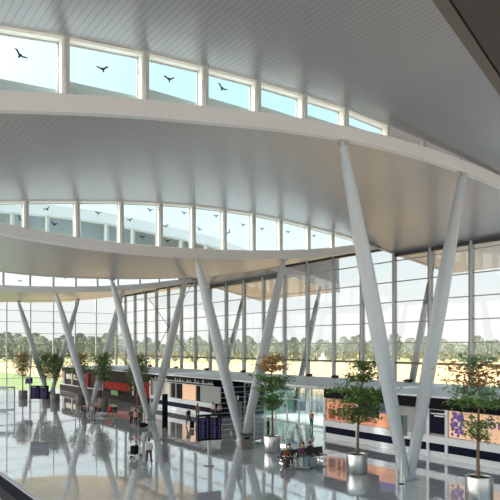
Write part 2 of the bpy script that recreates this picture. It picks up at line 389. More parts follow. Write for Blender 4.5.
# crossed bracing rods in the facade
for (q0, q1, lab) in (((149, 299), (198, 368), 0), ((192, 284), (151, 360), 1)):
    pass
br = empty('bracing_rods', (FACADE-.5, 90, 4.5)); inv = Matrix.Translation(-br.location)
def fz(x, y):
    a = along(x, FACADE-.37); d = CA*a+SA*(FACADE-.37); return (FACADE-.37, a, EYE+(HOR-y)/F*d)
for q0, q1 in (((149, 299), (198, 368)), ((192, 284), (151, 360))):
    MB().tube([fz(*q0), fz(*q1)], .05, 8).build('rod', M['dark'], br, inv)
    e = [fz(*q0), fz(*q1)]
tag(br, 'thin crossed steel bracing rods in front of the far end of the long glass wall', 'bracing rods')

# ------------------------------------------------------------------ V-shaped columns
def leg_mesh(p0, p1, r0=.27, rm=.46, r1=.22, n=20):
    mb = MB(); p0, p1 = Vector(p0), Vector(p1); pts = []; rs = []
    for k in range(17):
        t = k/16; pts.append(p0.lerp(p1, t)); s = math.sin(PI*min(1, max(0, t)))**.8
        rs.append((r0*(1-t)+r1*t)*(1-s)+rm*s)
    mb.tube(pts, rs, n); return mb
def v_column(i_row, bay, base_b, spread, zt, label, panels):
    a = ROWS[i_row]; b0 = base_b
    t = tag(empty('v_column', (b0, a, 0)), label, 'column', 'V-shaped roof columns')
    for s in (-1, 1):
        tb = b0+s*spread; z = zt(tb)
        lm = leg_mesh((s*.22, 0, .25), (s*spread, 0, z-.32)); leg = lm.build('leg', M['column'], t)
        d = Vector((s*spread, 0, z)).normalized()
        mb = MB(); mb.tube([Vector((s*spread, 0, z-.5)), Vector((s*spread, 0, z-.04))+Vector((s*.05, 0, 0))], [.13, .15], 10); mb.box(s*spread-.3, s*spread+.3, -.2, .2, z-.14, z-.02)
        mb.build('pin_joint', M['post'], leg)
        if s in panels:
            p = Vector((s*.22, 0, .25)).lerp(Vector((s*spread, 0, z-.32)), .165)
            MB().box(-.17, .17, -.12, .12, -.6, .6).build('loudspeaker', M['speaker'], leg, Matrix.Translation(p+Vector((.42, -.25, 0))))
    mb = MB(); mb.box(-.62, .62, -.34, .34, 0, .05); mb.box(-.5, .5, -.22, .22, .05, .38)
    mb.build('base', M['column'], t, bevel=.02)
    return t
under = lambda bay: (lambda b: prof(bay, b)-.06)
v_column(1, 1, 28.6, 5.35, under(1), 'nearest and tallest white V-shaped column with the potted trees either side', (-1,))
v_column(2, 2, 29.2, 4.45, under(2), 'white V-shaped column with a stone-clad bin at its foot, behind the flight screens', (-1,))
v_column(3, 2, 29.4, 4.45, under(2), 'white V-shaped column beside the tall black totem and standing travellers', ())
v_column(4, 4, 29.4, 4.6, under(4), 'white V-shaped column rising behind the woman with dark hair, fourth from front', ())
v_column(5, 4, 29.4, 4.7, under(4), 'farthest white V-shaped column, above the small far flight screen', ())
# leaning props outside the facade
for (r, lab) in ((2, 'nearest leaning white prop outside the glass, behind the nearest column'), (3, 'leaning white prop outside the glass, above the entrance canopy'), (4, 'far leaning white prop outside the glass, seen between the second column legs')):
    t = tag(empty('roof_prop', (50.0, ROWS[r], -.08)), lab, 'prop', 'leaning props outside the glass')
    bay = {2: 1, 3: 2, 4: 4}[r]
    zt = min(prof(r, 54.6), prof(r-1, 54.6))-.06
    leg_mesh((0, 0, .1), (4.6, 0, zt+.1), .24, .4, .2).build('shaft', M['column'], t)
    MB().box(-.5, .5, -.4, .4, 0, .25).build('base', M['column'], t)

# ------------------------------------------------------------------ kiosks along the facade
KF = 36.3
def kz(y, x, b=KF):
    a = along(x, b); d = CA*a+SA*b; return EYE+(HOR-y)/F*d
def panel(parent, name, m, b, a0, a1, z0, z1, t=.06, off=0.):
    mb = MB().box(b-t, b, a0, a1, z0, z1); return mb.build(name, m, parent)
def figure_prints(parent, m, a0, a1, z0, z1, n, seed):
    r = random.Random(seed); mb = MB()
    for k in range(n):
        a = a0+(a1-a0)*(k+.5)/n+r.uniform(-.1, .1); h = (z1-z0)*r.uniform(.5, .8); w = r.uniform(.16, .3)
        hd = z0+h
        vs = [(KF-.09, a+sx*w*f, z0+h*t) for (sx, f, t) in ((-1, .7, 0), (1, .7, 0), (1, .9, .35), (1, 1.1, .6), (1, .8, .82), (-1, .8, .82), (-1, 1.1, .6), (-1, .9, .35))]
        mb.add(vs, [tuple(range(8))]); mb.add([(KF-.09, a+.13*math.cos(2*PI*q/10), hd+.02+.15*math.sin(2*PI*q/10)) for q in range(10)], [tuple(range(10))])
    return mb.build('printed_figures', m, parent)
def kiosk_shell(name, label, cat, a0, a1, zc=1.0, white_top=True):
    t = tag(empty(name, (0, 0, 0)), label, cat)
    MB().box(KF+.02, 47.9, a0+.02, a1-.02, 0, 3.5).build('body', M['greyp'], t)
    panel(t, 'plinth', M['kwhite'], KF, a0, a1, 0, .42, .10)
    panel(t, 'navy_band', M['navy'], KF, a0, a1, .42, 1.02, .08)
    panel(t, 'counter', M['kwhite'], KF, a0, a1, 1.02, 1.55, .22)
    MB().box(KF-.15, 47.9, a0, a1, 3.5, 4.33).build('fascia', M['black'], t)
    return t
A = lambda x: along(x, KF)
K1 = kiosk_shell('ticket_kiosk', 'long black and white ticket kiosk with lit posters behind the nearest column', 'kiosk', 2., A(325))
def bay(x0, x1): return A(x1), A(x0)
a0, a1 = bay(327, 357); panel(K1, 'poster', M['orange'], KF, a0, a1, 1.6, 3.45); figure_prints(K1, M['brownp'], a0+.2, a1-.2, 1.7, 3.3, 6, 3)
a0, a1 = bay(359, 379); s_ = panel(K1, 'screen', M['screen'], KF, a0, a1, 2.3, 3.4)
panel(K1, 'poster', M['orange'], KF, *bay(359, 397), 1.6, 2.28)
a0, a1 = bay(380, 397); panel(K1, 'poster', M['orange'], KF, a0, a1, 2.3, 2.7); panel(K1, 'purple_board', M['purple'], KF, a0, a1, 2.72, 3.4)
panel(K1, 'wall_panel', M['greyp'], KF, *bay(399, 428), 1.56, 3.45, .05)
a0, a1 = bay(430, 446); dk = panel(K1, 'menu_board', M['navy'], KF, a0, a1, 1.7, 3.4)
mb = MB()
for (r0, r1, z) in ((.1, .4, 3.1), (.45, .95, 3.12), (.3, .9, 2.95)): mb.box(KF-.075, KF-.06, a1-(a1-a0)*r1, a1-(a1-a0)*r0, z, z+.1)
mb.build('lettering', M['white'], dk)
for x in (325.5, 358, 398, 429, 447.5): panel(K1, 'post', M['kwhite'], KF, A(x)-.12, A(x)+.12, 0, 3.5, .16)
aL, aR = A(449.5), A(520)
po = panel(K1, 'poster', M['peach'], KF, aR, aL, 1.6, 3.45); po['label'] = 'peach poster with purple lettering'
mw = Matrix(((0, 0, -1, KF-.07), (-1, 0, 0, A(485)), (0, 1, 0, 2.55), (0, 0, 0, 1)))
text_obj('LOT', .66, M['purple'], po, mw)
mb = MB()                                       # ring emblem over the lettering
ac, zc = A(491), 3.2
for k in range(16):
    t0, t1 = 2*PI*k/16, 2*PI*(k+1)/16
    q = [(KF-.075, ac+r*math.cos(t), zc+r*math.sin(t)) for r, t in ((.15, t0), (.15, t1), (.11, t1), (.11, t0))]
    mb.add(q, [(0, 1, 2, 3)])
mb.build('emblem', M['purple'], po)
r = random.Random(5); mb = MB()
for k in range(26):                             # purple blossom print at the poster's left edge
    cy, cz, rr = A(r.uniform(453, 463)), r.uniform(1.75, 3.35), r.uniform(.09, .2)
    mb.add([(KF-.07-.001*k, cy+rr*math.cos(2*PI*q/7+k)*(1+.3*(q % 2)), cz+rr*math.sin(2*PI*q/7+k)*(1+.3*(q % 2))) for q in range(7)], [tuple(range(7))])
mb.build('flower_print', M['purple'], po)
a0, a1 = A(520), A(560); panel(K1, 'wall_panel', M['black'], KF, 2, aR-.2, 1.6, 3.45, .05)
# row of service units on the far side of the entrance
KE = 58.2
K2 = kiosk_shell('service_kiosk', 'dark blue ribbed service kiosk beyond the entrance, beside the second V column', 'kiosk', KE, A(152))
MB().box(43.2, 47.9, KE-.08, KE+.01, 0, 3.75).build('frosted_partition', M['frost'], K2)
mb = MB().box(KF+.1, 43.2, KE-.08, KE+.01, 0, 4.3); ev = mb.build('end_panel', M['navy'], K2)
mb = MB()
for z in (.35, .9, 1.5, 2.1, 2.7, 3.3): mb.box(KF+.1, 43.2, KE-.12, KE-.08, z, z+.07)
mb.build('slats', M['mullion'], ev)
mb = MB()
for b in (38.3, 39.3): MB().box(b, b+.22, KE-.13, KE-.12, 1.75, 2.35).build('sign_mark', M['white'], ev)
for x0, x1, m, nm in ((153, 171, M['beige'], 'wall_panel'), (172, 175, M['brownd'], 'pillar_panel'), (177, 182, M['black'], 'door_panel'), (183, 196, M['peach'], 'poster'), (197, 200, M['black'], 'pillar_panel'), (201, 221, M['greyp'], 'wall_panel')):
    panel(K2, nm, m, KF, *bay(x0, x1), 1.56 if nm != 'door_panel' else .05, 3.45, .07)
panel(K2, 'glazed_strip', M['mullion'], KF-.15, A(221), A(153), 3.42, 3.5, .06)
r = random.Random(9); n = 52; up = []; 
for k in range(n):
    a = KE+(A(152)-KE)*(k+.1)/n; a2 = KE+(A(152)-KE)*(k+.9)/n; z = 3.72+(.5*r.random() if k % 2 else .06); up += [(KF-.16, a, z), (KF-.16, a2, z)]
mb = MB(); lo_ = [(p[0], p[1], 3.62) for p in up]; m_ = len(up)
mb.add(lo_+up, [(k, k+1, m_+k+1, m_+k) for k in range(m_-1)]); mb.build('fascia_reflections', M['greyp'], K2)  # grey shapes stand in for reflections on the dark fascia
K3 = tag(empty('food_kiosk', (0, 0, 0)), 'food kiosk with a red front and green menu board, behind seated people', 'kiosk')
k0, k1 = A(151)+.0, A(103)
MB().box(KF+.02, 47.9, k0, k1, 0, 3.5).build('body', M['brownd'], K3)
MB().box(KF-.15, 47.9, k0, k1, 3.5, 4.33).build('fascia', M['brownd'], K3)
panel(K3, 'counter', M['brownd'], KF, k0, k1, 0, 1.05, .4)
panel(K3, 'front_panel', M['red'], KF, *bay(105, 130), 1.5, 2.6, .12)
panel(K3, 'menu_board', M['green'], KF-.4, *bay(114, 121), .7, 1.4, .1)
rp = panel(K3, 'poster', M['red'], KF, *bay(137, 150), .6, 3.2, .1)
mb = MB().ball((KF-.12, A(144), 2.3), .35, 6, sz=(.2, 1, 1)); mb.box(KF-.15, KF-.1, A(144)-.3, A(144)+.3, 1.0, 2.0); mb.build('printed_figure', M['white'], rp)
for x in (103.5, 134, 151.2): panel(K3, 'post', M['kwhite'], KF, A(x)-.15, A(x)+.15, 0, 3.5, .2)
K4 = tag(empty('bar_kiosk', (0, 0, 0)), 'dark wood bar kiosk with tall red banners at the far end of the hall', 'kiosk')
k2 = 112.
MB().box(KF+.02, 47.9, k1+.1, k2, 0, 3.5).build('body', M['brownd'], K4); MB().box(KF-.15, 47.9, k1+.1, k2, 3.5, 4.33).build('fascia', M['brownd'], K4)
panel(K4, 'counter', M['brownd'], KF, k1+.1, k2, 0, 1.1, .5)
panel(K4, 'counter_top', M['kwhite'], KF+.02, k1+.1, k2, 1.1, 1.18, .6)
for x0, x1, m in ((66.5, 72, 'beige'), (74, 78.5, 'peach'), (80, 85, 'greyp')): panel(K4, 'menu_board', M[m], KF, *bay(x0, x1), 2.2, 3.1, .1)
for x in (65, 73, 86, 101): panel(K4, 'post', M['kwhite'], KF, A(x)-.12, A(x)+.12, 0, 3.5, .25)
for x in (88, 97.5): panel(K4, 'banner', M['red'], KF, A(x)-.7, A(x)+.7, .9, 3.6, .2)
# canopy roof over kiosks and entrance
cr = tag(MB().box(KF-.6, 48.1, 2., 112, 4.34, 4.48).build('canopy_roof', M['kroof'], bevel=.03), 'long pale flat canopy roof running above all the kiosks', 'canopy')
# floodlights on the canopy
fl0 = None
for i, (x, wh) in enumerate(((408, 'between the nearest column legs'), (335, 'beside the tree with the green crown'), (309, 'above the entrance right side'), (256, 'behind the tree with the yellow top'), (243, 'between the second column legs'), (206.5, 'left of the second column'), (176, 'below the bracing rods'), (150, 'nearest the third column'))):
    a = along(x, 47.0)
    if fl0 is None:
        fl0 = t = empty('floodlight', (47., a, 4.48))
        MB().box(-.12, .12, -.35, .35, 0, .07).build('bracket', M['dark'], t)
        MB().hexa([(-.2, -.42, .1), (.16, -.42, .07), (.16, .42, .07), (-.2, .42, .1)], [(-.2, -.42, .22), (.2, -.42, .34), (.2, .42, .34), (-.2, .42, .22)]).build('lamp_head', M['black'], t)
    else:
        t = copy_tree(fl0); t.location = (47., a, 4.48)
    tag(t, 'small black floodlight on the canopy roof, '+wh, 'floodlight', 'floodlights on the canopy roof')
# entrance vestibule
VB, v0, v1 = 40.3, A(325)+.4, KE-.20
VE = tag(empty('entrance_vestibule', (VB, 48, 0)), 'glass entrance vestibule with sliding doors between the two kiosks', 'vestibule')
inv = Matrix.Translation(-VE.location)
MB().box(VB-.05, 47.9, v0, v1, 3.75, 4.33).build('header', M['kwhite'], VE, inv)
n = 9
for k in range(n+1):
    a = v0+(v1-v0)*k/n
    MB().box(VB-.06, VB+.06, a-.06, a+.06, 0, 3.75).build('frame_post', M['mullion'], VE, inv)
    if k < n: MB().box(VB-.01, VB+.01, a+.06, a+(v1-v0)/n-.06, .1, 3.7).build('glass_panel', M['g_door'], VE, inv)
for z in (.05, 2.5): MB().box(VB-.05, VB+.05, v0, v1, z-.05, z+.05).build('rail', M['mullion'], VE, inv)
for a in (v0, v1): MB().box(VB, 47.9, a-.02, a+.02, 0, 3.75).build('side_glass', M['g_door'], VE, inv)
MB().box(VB+.6, 47.0, v0+2, v1-2, .0, .02).build('door_mat', M['mat_'], VE, inv)
for k, a in enumerate((42.5, 47, 51.5, 55.5)):
    ld = bpy.data.lights.new('lobby_fill_light', 'AREA'); ld.energy = 150; ld.size = 1.2; ld.color = (1, .98, .94)  # fill lamps added to brighten the vestibule, hidden by its header
    lo_ = bpy.data.objects.new('lobby_fill_light', ld); C.objects.link(lo_); lo_.location = (44.2, a, 3.70)
    MB().box(43.6, 44.8, a-.6, a+.6, 3.71, 3.75).build('added_lamp_panel', M['kwhite'], VE, inv)  # unlit panel added above each fill lamp
for a in (46.2, 49.8):
    MB().tube([(VB-.12, a, .9), (VB-.12, a, 1.5)], .03, 8).build('door_handle', M['chrome'], VE, inv)

# ------------------------------------------------------------------ potted trees
def leaf_tier(mb, r, z, rng, dens=1., thick=.35, branches=9, mi=0):
    for k in range(branches):
        th = 2*PI*k/branches+rng.uniform(-.25, .25); L = r*rng.uniform(.7, 1.05); dz = rng.uniform(-.3, .35)
        for q in range(int(64*dens)):
            t = rng.random()**.6; sp = .10+.30*t*r/2
            p = Vector((math.cos(th)*L*t, math.sin(th)*L*t, z+dz*t+.15*t))+Vector((rng.gauss(0, sp), rng.gauss(0, sp), rng.gauss(0, thick*.4)))
            s = rng.uniform(.06, .13)
            u = Vector((rng.gauss(0, 1), rng.gauss(0, 1), rng.gauss(0, .5))).normalized(); w = u.cross(Vector((rng.gauss(0, .6), rng.gauss(0, .6), 1))).normalized()
            mb.add([p-u*s*1.5, p+w*s*.6, p+u*s*1.5, p-w*s*.6], [(0, 1, 2, 3)], mi)
def tree(loc, label, tiers, potr=.66, poth=1.25, seed=1, top=6.6, lean=(0, 0), dens=1., thick=.35, pm='steel'):
    rng = random.Random(seed)
    t = tag(empty('potted_tree', loc), label, 'tree', 'trees in round steel planters')
    pot = MB().lathe([(0, 0), (potr-.03, 0), (potr, .03), (potr, poth-.04), (potr-.02, poth), (potr-.07, poth), (potr-.07, poth-.12)], 40).build('planter', M[pm], t)
    MB().lathe([(potr-.06, poth-.10), (.3, poth-.06), (0, poth-.05)], 24).build('soil', M['soil'], t)
    mb = MB(); pts = []; rs = []
    for k in range(9):
        q = k/8; z = poth-.1+(top-poth)*q
        pts.append((lean[0]*q**1.5+.05*math.sin(5*q+seed), lean[1]*q**1.5+.05*math.cos(4*q+seed), z)); rs.append(.085*(1-.75*q)+.01)
    mb.tube(pts, rs, 8)
    for (kind, r, z, dn) in tiers:
        q = min(1, max(0, (z-poth)/(top-poth)))
        cx, cy = lean[0]*q**1.5, lean[1]*q**1.5
        for k in range(9):
            th = 2*PI*k/9; mb.tube([(cx, cy, z-.25), (cx+math.cos(th)*r*.4, cy+math.sin(th)*r*.4, z), (cx+math.cos(th)*r*.85, cy+math.sin(th)*r*.85, z+.1)], [.03, .02, .008], 5)
    mb.build('trunk', M['bark'], t)
    kinds = {}
    for (kind, r, z, dn) in tiers:
        lb = kinds.setdefault(kind, MB()); sub = MB(); leaf_tier(sub, r, z, rng, dn*dens*(.75 if kind == 'backlit_leaf' else 1), thick)
        q = min(1, max(0, (z-poth)/(top-poth))); cx, cy = lean[0]*q**1.5, lean[1]*q**1.5
        lb.add([(v[0]+cx, v[1]+cy, v[2]) for v in sub.v], sub.f)
    for kind, lb in kinds.items():
        lb.build({'leaf': 'foliage', 'backlit_leaf': 'backlit_foliage', 'teal': 'silvery_foliage'}[kind], M[kind], t)
    return t
rt = Vector((CA, -SA))
tree(floor_at(357, 473), 'dark green tiered tree in a steel planter, left of the nearest column',
     [('leaf', 1.0, 6.7, .6), ('leaf', 1.2, 6.0, .8), ('leaf', 2.1, 5.1, 1.3), ('leaf', 1.7, 4.55, .8), ('leaf', 1.8, 3.9, 1.0), ('leaf', 1.3, 3.4, .5)], seed=3, top=7.0, lean=(.5*CA, -.5*SA))
tree(floor_at(479, 503), 'nearest tree with upper leaves backlit reddish brown in a large steel planter',
     [('teal', 1.1, 7.2, .5), ('backlit_leaf', 1.7, 6.7, .7), ('backlit_leaf', 1.8, 6.2, .7), ('teal', 1.4, 5.6, .7), ('leaf', 1.6, 5.1, 1.0), ('leaf', 1.0, 4.0, .35), ('leaf', .7, 3.4, .25)], seed=5, top=7.2, lean=(-.1, 0), potr=.68, poth=1.4)
tree(floor_at(272, 452), 'tree with backlit yellow brown crown in a steel planter left of the entrance',
     [('backlit_leaf', 1.1, 6.9, .8), ('backlit_leaf', 1.35, 6.3, 1.0), ('leaf', 1.5, 5.4, 1.1), ('leaf', 1.3, 4.8, .7), ('leaf', 1.0, 3.9, .8), ('leaf', .9, 3.4, .5)], seed=8, top=7.0)
for (x, y, lab, kinds) in ((137, 418, 'leafy tree just right of the third column, before the red poster', 'leaf'), (103, 407, 'bushy green tree between the third and fourth columns, above the red counter', 'leaf'), (80, 404, 'green tree with brown top just left of the fourth column', 'backlit_leaf'),
                         (55, 402.5, 'dark green tree in a grey planter beside the far flight screen', 'leaf'), (46, 400, 'small green tree behind the farthest flight screen', 'leaf'), (23, 398.5, 'leftmost sparse tree standing against the lawn', 'backlit_leaf')):
    p = floor_at(x, y)
    tree(p, lab, [(kinds, 1.0, 6.5, .9), (kinds, 1.5, 5.9, 1.1), ('leaf', 1.6, 5.2, 1.2), ('leaf', 1.4, 4.5, 1.0), ('leaf', 1.0, 3.7, .6)], seed=int(x), top=6.4, dens=.9, thick=.8, pm='stone')

# ------------------------------------------------------------------ flight information screens
def fids(loc, rz, label, w=.84, h=1.72, z0=1.75):
    t = tag(empty('flight_display', loc, rz), label, 'flight screen', 'flight information screens')
    MB().tube([(0, 0, .03), (0, 0, z0+1.4)], .07, 12).build('pole', M['mullion'], t)
    MB().lathe([(0, .04), (.36, .04), (.38, .0)], 24).build('base_plate', M['steel'], t)
    for s in (-1, 1):
        c = Matrix.Translation((s*w*.51, -.12, z0+h/2)) @ Matrix.Rotation(s*-.12, 4, 'Z')
        cab = MB().box(-w/2, w/2, -.10, .22, -h/2, h/2).build('cabinet', M['black'], t, c, bevel=.012)
        sc = MB().box(-w/2+.05, w/2-.05, -.106, -.10, -h/2+.06, h/2-.06).build('screen', M['screen'], cab, c)
        mb = MB(); rr = random.Random(s+3)
        for k in range(13):
            z = h/2-.28-k*.105*h/1.72
            for (x0, x1) in ((-.32, -.24), (-.16, -.02+.1*rr.random()), (.22, .32)):
                mb.box(x0, x1, -.112, -.106, z-.022, z+.022)
        mb.build('text_lines', M['textl'], cab, c)
        MB().box(-.34, .12, -.112, -.106, h/2-.18, h/2-.11).build('heading', M['texty'], cab, c)
    return t
ang = -math.atan2(SA, CA)
fids(floor_at(208.5, 466), ang+.42, 'twin flight information screens on a slim pole in the middle of the hall')
fids(floor_at(40, 420.5), ang-.15, 'far twin flight information screens at the left, before the farthest column', .98, 1.45, 2.35)
fids(floor_at(29.5, 402), ang-.4, 'smallest and farthest flight screen at the left, against the lawn', .5, .85, 2.7)
# dark totem
p = floor_at(165, 428); t = tag(empty('information_totem', p, ang+.15), 'tall slim black information totem right of the third column', 'totem')
MB().box(-.27, .27, -.14, .14, .08, 3.35).build('panel', M['black'], t, bevel=.01); MB().box(-.32, .32, -.2, .2, 0, .08).build('base', M['dark'], t)
MB().box(-.18, .18, -.146, -.14, 1.9, 2.9).build('poster', M['navy'], t)
# stone bin
p = floor_at(246, 448.5); t = tag(empty('litter_bin', p, ang+.2), 'stone-clad litter bin at the foot of the second V column', 'bin')
MB().box(-.45, .45, -.4, .4, 0, 1.08).build('body', M['stone'], t, bevel=.03); MB().box(-.47, .47, -.42, .42, 1.08, 1.16).build('lid', M['dark'], t, bevel=.02)
MB().box(-.2, .2, -.41, -.4, .78, .95).build('slot', M['black'], t)
# thin barrier post by the nearest column
p = floor_at(401.5, 484); t = tag(empty('barrier_post', p), 'thin steel barrier post left of the nearest column foot', 'barrier post')
MB().tube([(0, 0, .02), (0, 0, 1.45)], .035, 10).build('pole', M['steel'], t); MB().lathe([(0, .04), (.17, .03), (.19, 0)], 20).build('base', M['dark'], t)
# glass booth at far left
p = floor_at(4, 411); t = tag(empty('glass_booth', p, ang), 'grey framed glass booth at the left edge of the hall', 'booth')
for sx in (-1.6, .85):
    for sy in (-1.2, 1.2): MB().box(sx-.06, sx+.06, sy-.06, sy+.06, 0, 2.9).build('frame_post', M['mullion'], t)
for z in (.08, 2.84): 
    for sy in (-1.2, 1.2): MB().box(-1.6, .85, sy-.05, sy+.05, z-.08, z+.06).build('rail', M['mullion'], t)
for sy in (-1.2, 1.2): MB().box(-1.54, .79, sy-.01, sy+.01, .16, 2.76).build('glass_panel', M['g_booth'], t)
for sx in (-1.6, .85): MB().box(sx-.01, sx+.01, -1.14, 1.14, .16, 2.76).build('glass_panel', M['g_booth'], t)
MB().box(-1.66, .91, -1.26, 1.26, 2.9, 2.98).build('roof', M['mullion'], t)

# ------------------------------------------------------------------ seating
def bench(loc, rz, label, n=5, double=True):
    t = tag(empty('seat_bench', loc, rz), label, 'bench', 'rows of waiting seats')
    w = .6; L = n*w
    MB().box(-L/2, L/2, -.05, .05, .30, .38).build('beam', M['chrome'], t)
    for x in (-L/2+.3, L/2-.3):
        mb = MB(); mb.tube([(x, 0, .3), (x, 0, .06)], .04, 8); mb.box(x-.04, x+.04, -.55 if double else -.3, .55 if double else .3, 0, .06); mb.build('leg', M['chrome'], t)
    for s in ((-1, 1) if double else (-1,)):
        for k in range(n):
            x = -L/2+w*(k+.5); c = Matrix.Translation((x, 0, 0)) @ (Matrix.Rotation(PI, 4, 'Z') if s > 0 else Matrix.Identity(4))
            mb = MB(); mb.hexa([(-.26, -.58, .40), (.26, -.58, .40), (.26, -.10, .37), (-.26, -.10, .37)], [(-.26, -.58, .45), (.26, -.58, .45), (.26, -.10, .42), (-.26, -.10, .42)])
            mb.build('seat', M['seat'], t, c, bevel=.015)
            mb = MB(); mb.hexa([(-.26, -.15, .45), (.26, -.15, .45), (.26, -.10, .45), (-.26, -.10, .45)], [(-.26, -.04, .95), (.26, -.04, .95), (.26, .0, .95), (-.26, .0, .95)])
            mb.build('backrest', M['seat'], t, c, bevel=.015)
            mb = MB(); mb.tube([(-.29, -.5, .42), (-.29, -.5, .62), (-.29, -.15, .62)], .018, 6); mb.build('armrest', M['chrome'], t, c)
    return t
BL = floor_at(302, 462); BRZ = -.06
bench(BL, BRZ, 'row of black waiting seats with seated travellers beside the entrance tree', 6)
BL2 = floor_at(100, 415.5); BRZ2 = ang
bench(BL2, BRZ2, 'far row of black waiting seats with a person in red, right of the fourth column', 7, False)

# ------------------------------------------------------------------ people
def skin_mesh(name, verts, edges, rads, mats, parent, mat_fn=None, extra=None, root=0, sub=1):
    me = bpy.data.meshes.new(name); me.from_pydata([tuple(v) for v in verts], edges, []); o = bpy.data.objects.new(name, me); C.objects.link(o)
    md = o.modifiers.new('s', 'SKIN'); md.use_smooth_shade = True
    for i, sv in enumerate(me.skin_vertices[0].data):
        r = rads[i]; sv.radius = r if hasattr(r, '__len__') else (r, r); sv.use_root = (i == root)
    sb = o.modifiers.new('u', 'SUBSURF'); sb.levels = sub; sb.render_levels = sub
    dg = bpy.context.evaluated_depsgraph_get(); dg.update()
    out = bpy.data.meshes.new_from_object(o.evaluated_get(dg)); bpy.data.objects.remove(o)
    if extra:
        bm = bmesh.new(); bm.from_mesh(out); tmp = bpy.data.meshes.new('x'); tmp.from_pydata(extra.v, [], extra.f)
        for p, mi, sm in zip(tmp.polygons, extra.m, extra.sm): p.material_index = mi; p.use_smooth = sm
        bm.from_mesh(tmp); bm.to_mesh(out); bm.free(); bpy.data.meshes.remove(tmp)
    out.materials.clear()
    for m in mats: out.materials.append(m)
    out.name = name; ob = bpy.data.objects.new(name, out); C.objects.link(ob); ob.parent = parent
    return ob
def person(loc, rz, label, pose='stand', top=(60, 60, 66), legs=(40, 42, 50), hair='hairb', h=1.72, long_hair=False, seat_z=0., arm=0.):
    """figure faces local -Y; pose stand / walk / sit / push"""
    t = tag(empty('person', loc, rz), label, 'person', 'travellers in the hall'); S = h/1.72
    V = Vector
    sit = pose == 'sit'
    pz = .92 if not sit else .53+seat_z
    pel = V((0, 0, pz)); ch = V((0, -.02 if not sit else .02, pz+.40)); nk = V((0, -.02, pz+.56)); hd = V((0, -.04, pz+.69))
    st = {'stand': 0, 'walk': .24, 'push': .2, 'sit': 0}[pose]
    J = {}
    for s in (-1, 1):
        hip = V((s*.10, 0, pz-.04))
        if sit: kn = V((s*.13, -.44, pz-.02)); an = V((s*.14, -.50, .09)); to = an+V((0, -.17, -.05))
        else: kn = V((s*.11, -.03-s*st*.5+(0), .49)); an = V((s*.11, .03-s*st+(.05 if st and s < 0 else 0), .09)); to = an+V((s*.02, -.17, -.05))
        sh = V((s*.19, 0, pz+.49))
        if pose == 'push': el = V((s*.24, -.12, pz+.24)); wr_ = V((s*.22, -.36, pz+.18))
        elif sit: el = V((s*.24, -.05, pz+.22)); wr_ = V((s*.14, -.28, pz+.12))
        else: el = V((s*.25, .03+s*st*.35, pz+.23)); wr_ = V((s*.26, -.06+s*st*.8, pz+.00))
        hand = wr_+(wr_-el).normalized()*.08
        J[s] = (hip, kn, an, to, sh, el, wr_, hand)
    vs = [pel, V((0, 0, pz+.2)), ch, nk]; rd = [(.13, .10), (.125, .09), (.15, .10), .055]; ed = [(0, 1), (1, 2), (2, 3)]
    def addv(p, r, par): vs.append(p); rd.append(r); ed.append((par, len(vs)-1)); return len(vs)-1
    hi = addv(hd+V((0, .01, -.06)), .06, 3)
    for s in (-1, 1):
        hip, kn, an, to, sh, el, wr_, hand = J[s]
        i = addv(hip, .085, 0); i = addv(kn, .056, i); i = addv(an, .038, i); addv(to, .035, i)
        i = addv(sh, .055, 2); i = addv(el, .040, i); i = addv(wr_, .027, i); i = addv(hand, (.036, .02), i)
        d = (hand-wr_).normalized(); side = V((0, 1, 0)) if abs(d.y) < .7 else V((1, 0, 0))
        side = (side-d*side.dot(d)).normalized()
        for (o, L) in ((-.030, .075), (-.010, .088), (.010, .082), (.030, .062)):
            b = hand+side*o+d*.02; k = addv(b, .011, i); addv(b+d*L*.9+V((0, -.015, 0)), .007, k)
        addv(hand-side*.05+d*.01, .010, i)
    hb = MB(); hb.ball(hd+V((0, -.005, .02)), .10, 8, sz=(.78, .95, 1.18))
    hb.add([hd+V((-.016, -.085, -.005)), hd+V((.016, -.085, -.005)), hd+V((0, -.125, -.012)), hd+V((0, -.09, .045))], [(0, 1, 2), (0, 2, 3), (1, 3, 2)])
    for s in (-1, 1):
        hb.ball(hd+V((s*.032, -.083, .025)), .012, 4, 1); hb.ball(hd+V((s*.078, 0, .01)), .026, 4, 0, (.4, .8, 1.2))
    hb.box(hd.x-.024, hd.x+.024, hd.y-.088, hd.y-.078, hd.z-.052, hd.z-.044, 2)
    def sc(vl): return [v*S for v in vl]
    def rs(rl): return [((r[0]*S, r[1]*S) if hasattr(r, '__len__') else r*S) for r in rl]
    hb.v = [tuple(V(v)*S) for v in hb.v]
    skin_mesh('body', sc(vs), ed, rs(rd), [M['skin'], M['eye'], M['brownp']], t, extra=hb)
    # clothing
    vs = [pel+V((0, 0, .0)), V((0, 0, pz+.2)), ch, ch+V((0, 0, .09))]; rd = [(.165, .13), (.155, .12), (.175, .13), (.11, .09)]; ed = [(0, 1), (1, 2), (2, 3)]
    for s in (-1, 1):
        hip, kn, an, to, sh, el, wr_, hand = J[s]
        i = addv(sh, .075, 2); i = addv(el, .056, i); addv(el.lerp(wr_, .9), .043, i)
    skin_mesh('jacket', sc(vs), ed, rs(rd), [cloth(top)], t)
    vs = [pel+V((0, 0, .04))]; rd = [(.15, .12)]; ed = []
    sv, sr, se = [], [], []
    for s in (-1, 1):
        hip, kn, an, to, sh, el, wr_, hand = J[s]
        i = addv(hip, .105, 0); i = addv(kn, .078, i); addv(an+V((0, 0, .02)), .062, i)
    skin_mesh('trousers', sc(vs), ed, rs(rd), [cloth(legs)], t)
    mb = MB()
    for s in (-1, 1):
        an, to = J[s][2], J[s][3]; mb.ball(an.lerp(to, .45)+V((0, 0, -.045)), .055, 5, sz=(.85, 2.3, .9))
    mb.v = [tuple(V((v[0], v[1], max(.004, v[2])))*S) for v in mb.v]; mb.build('shoes', M['black'], t)
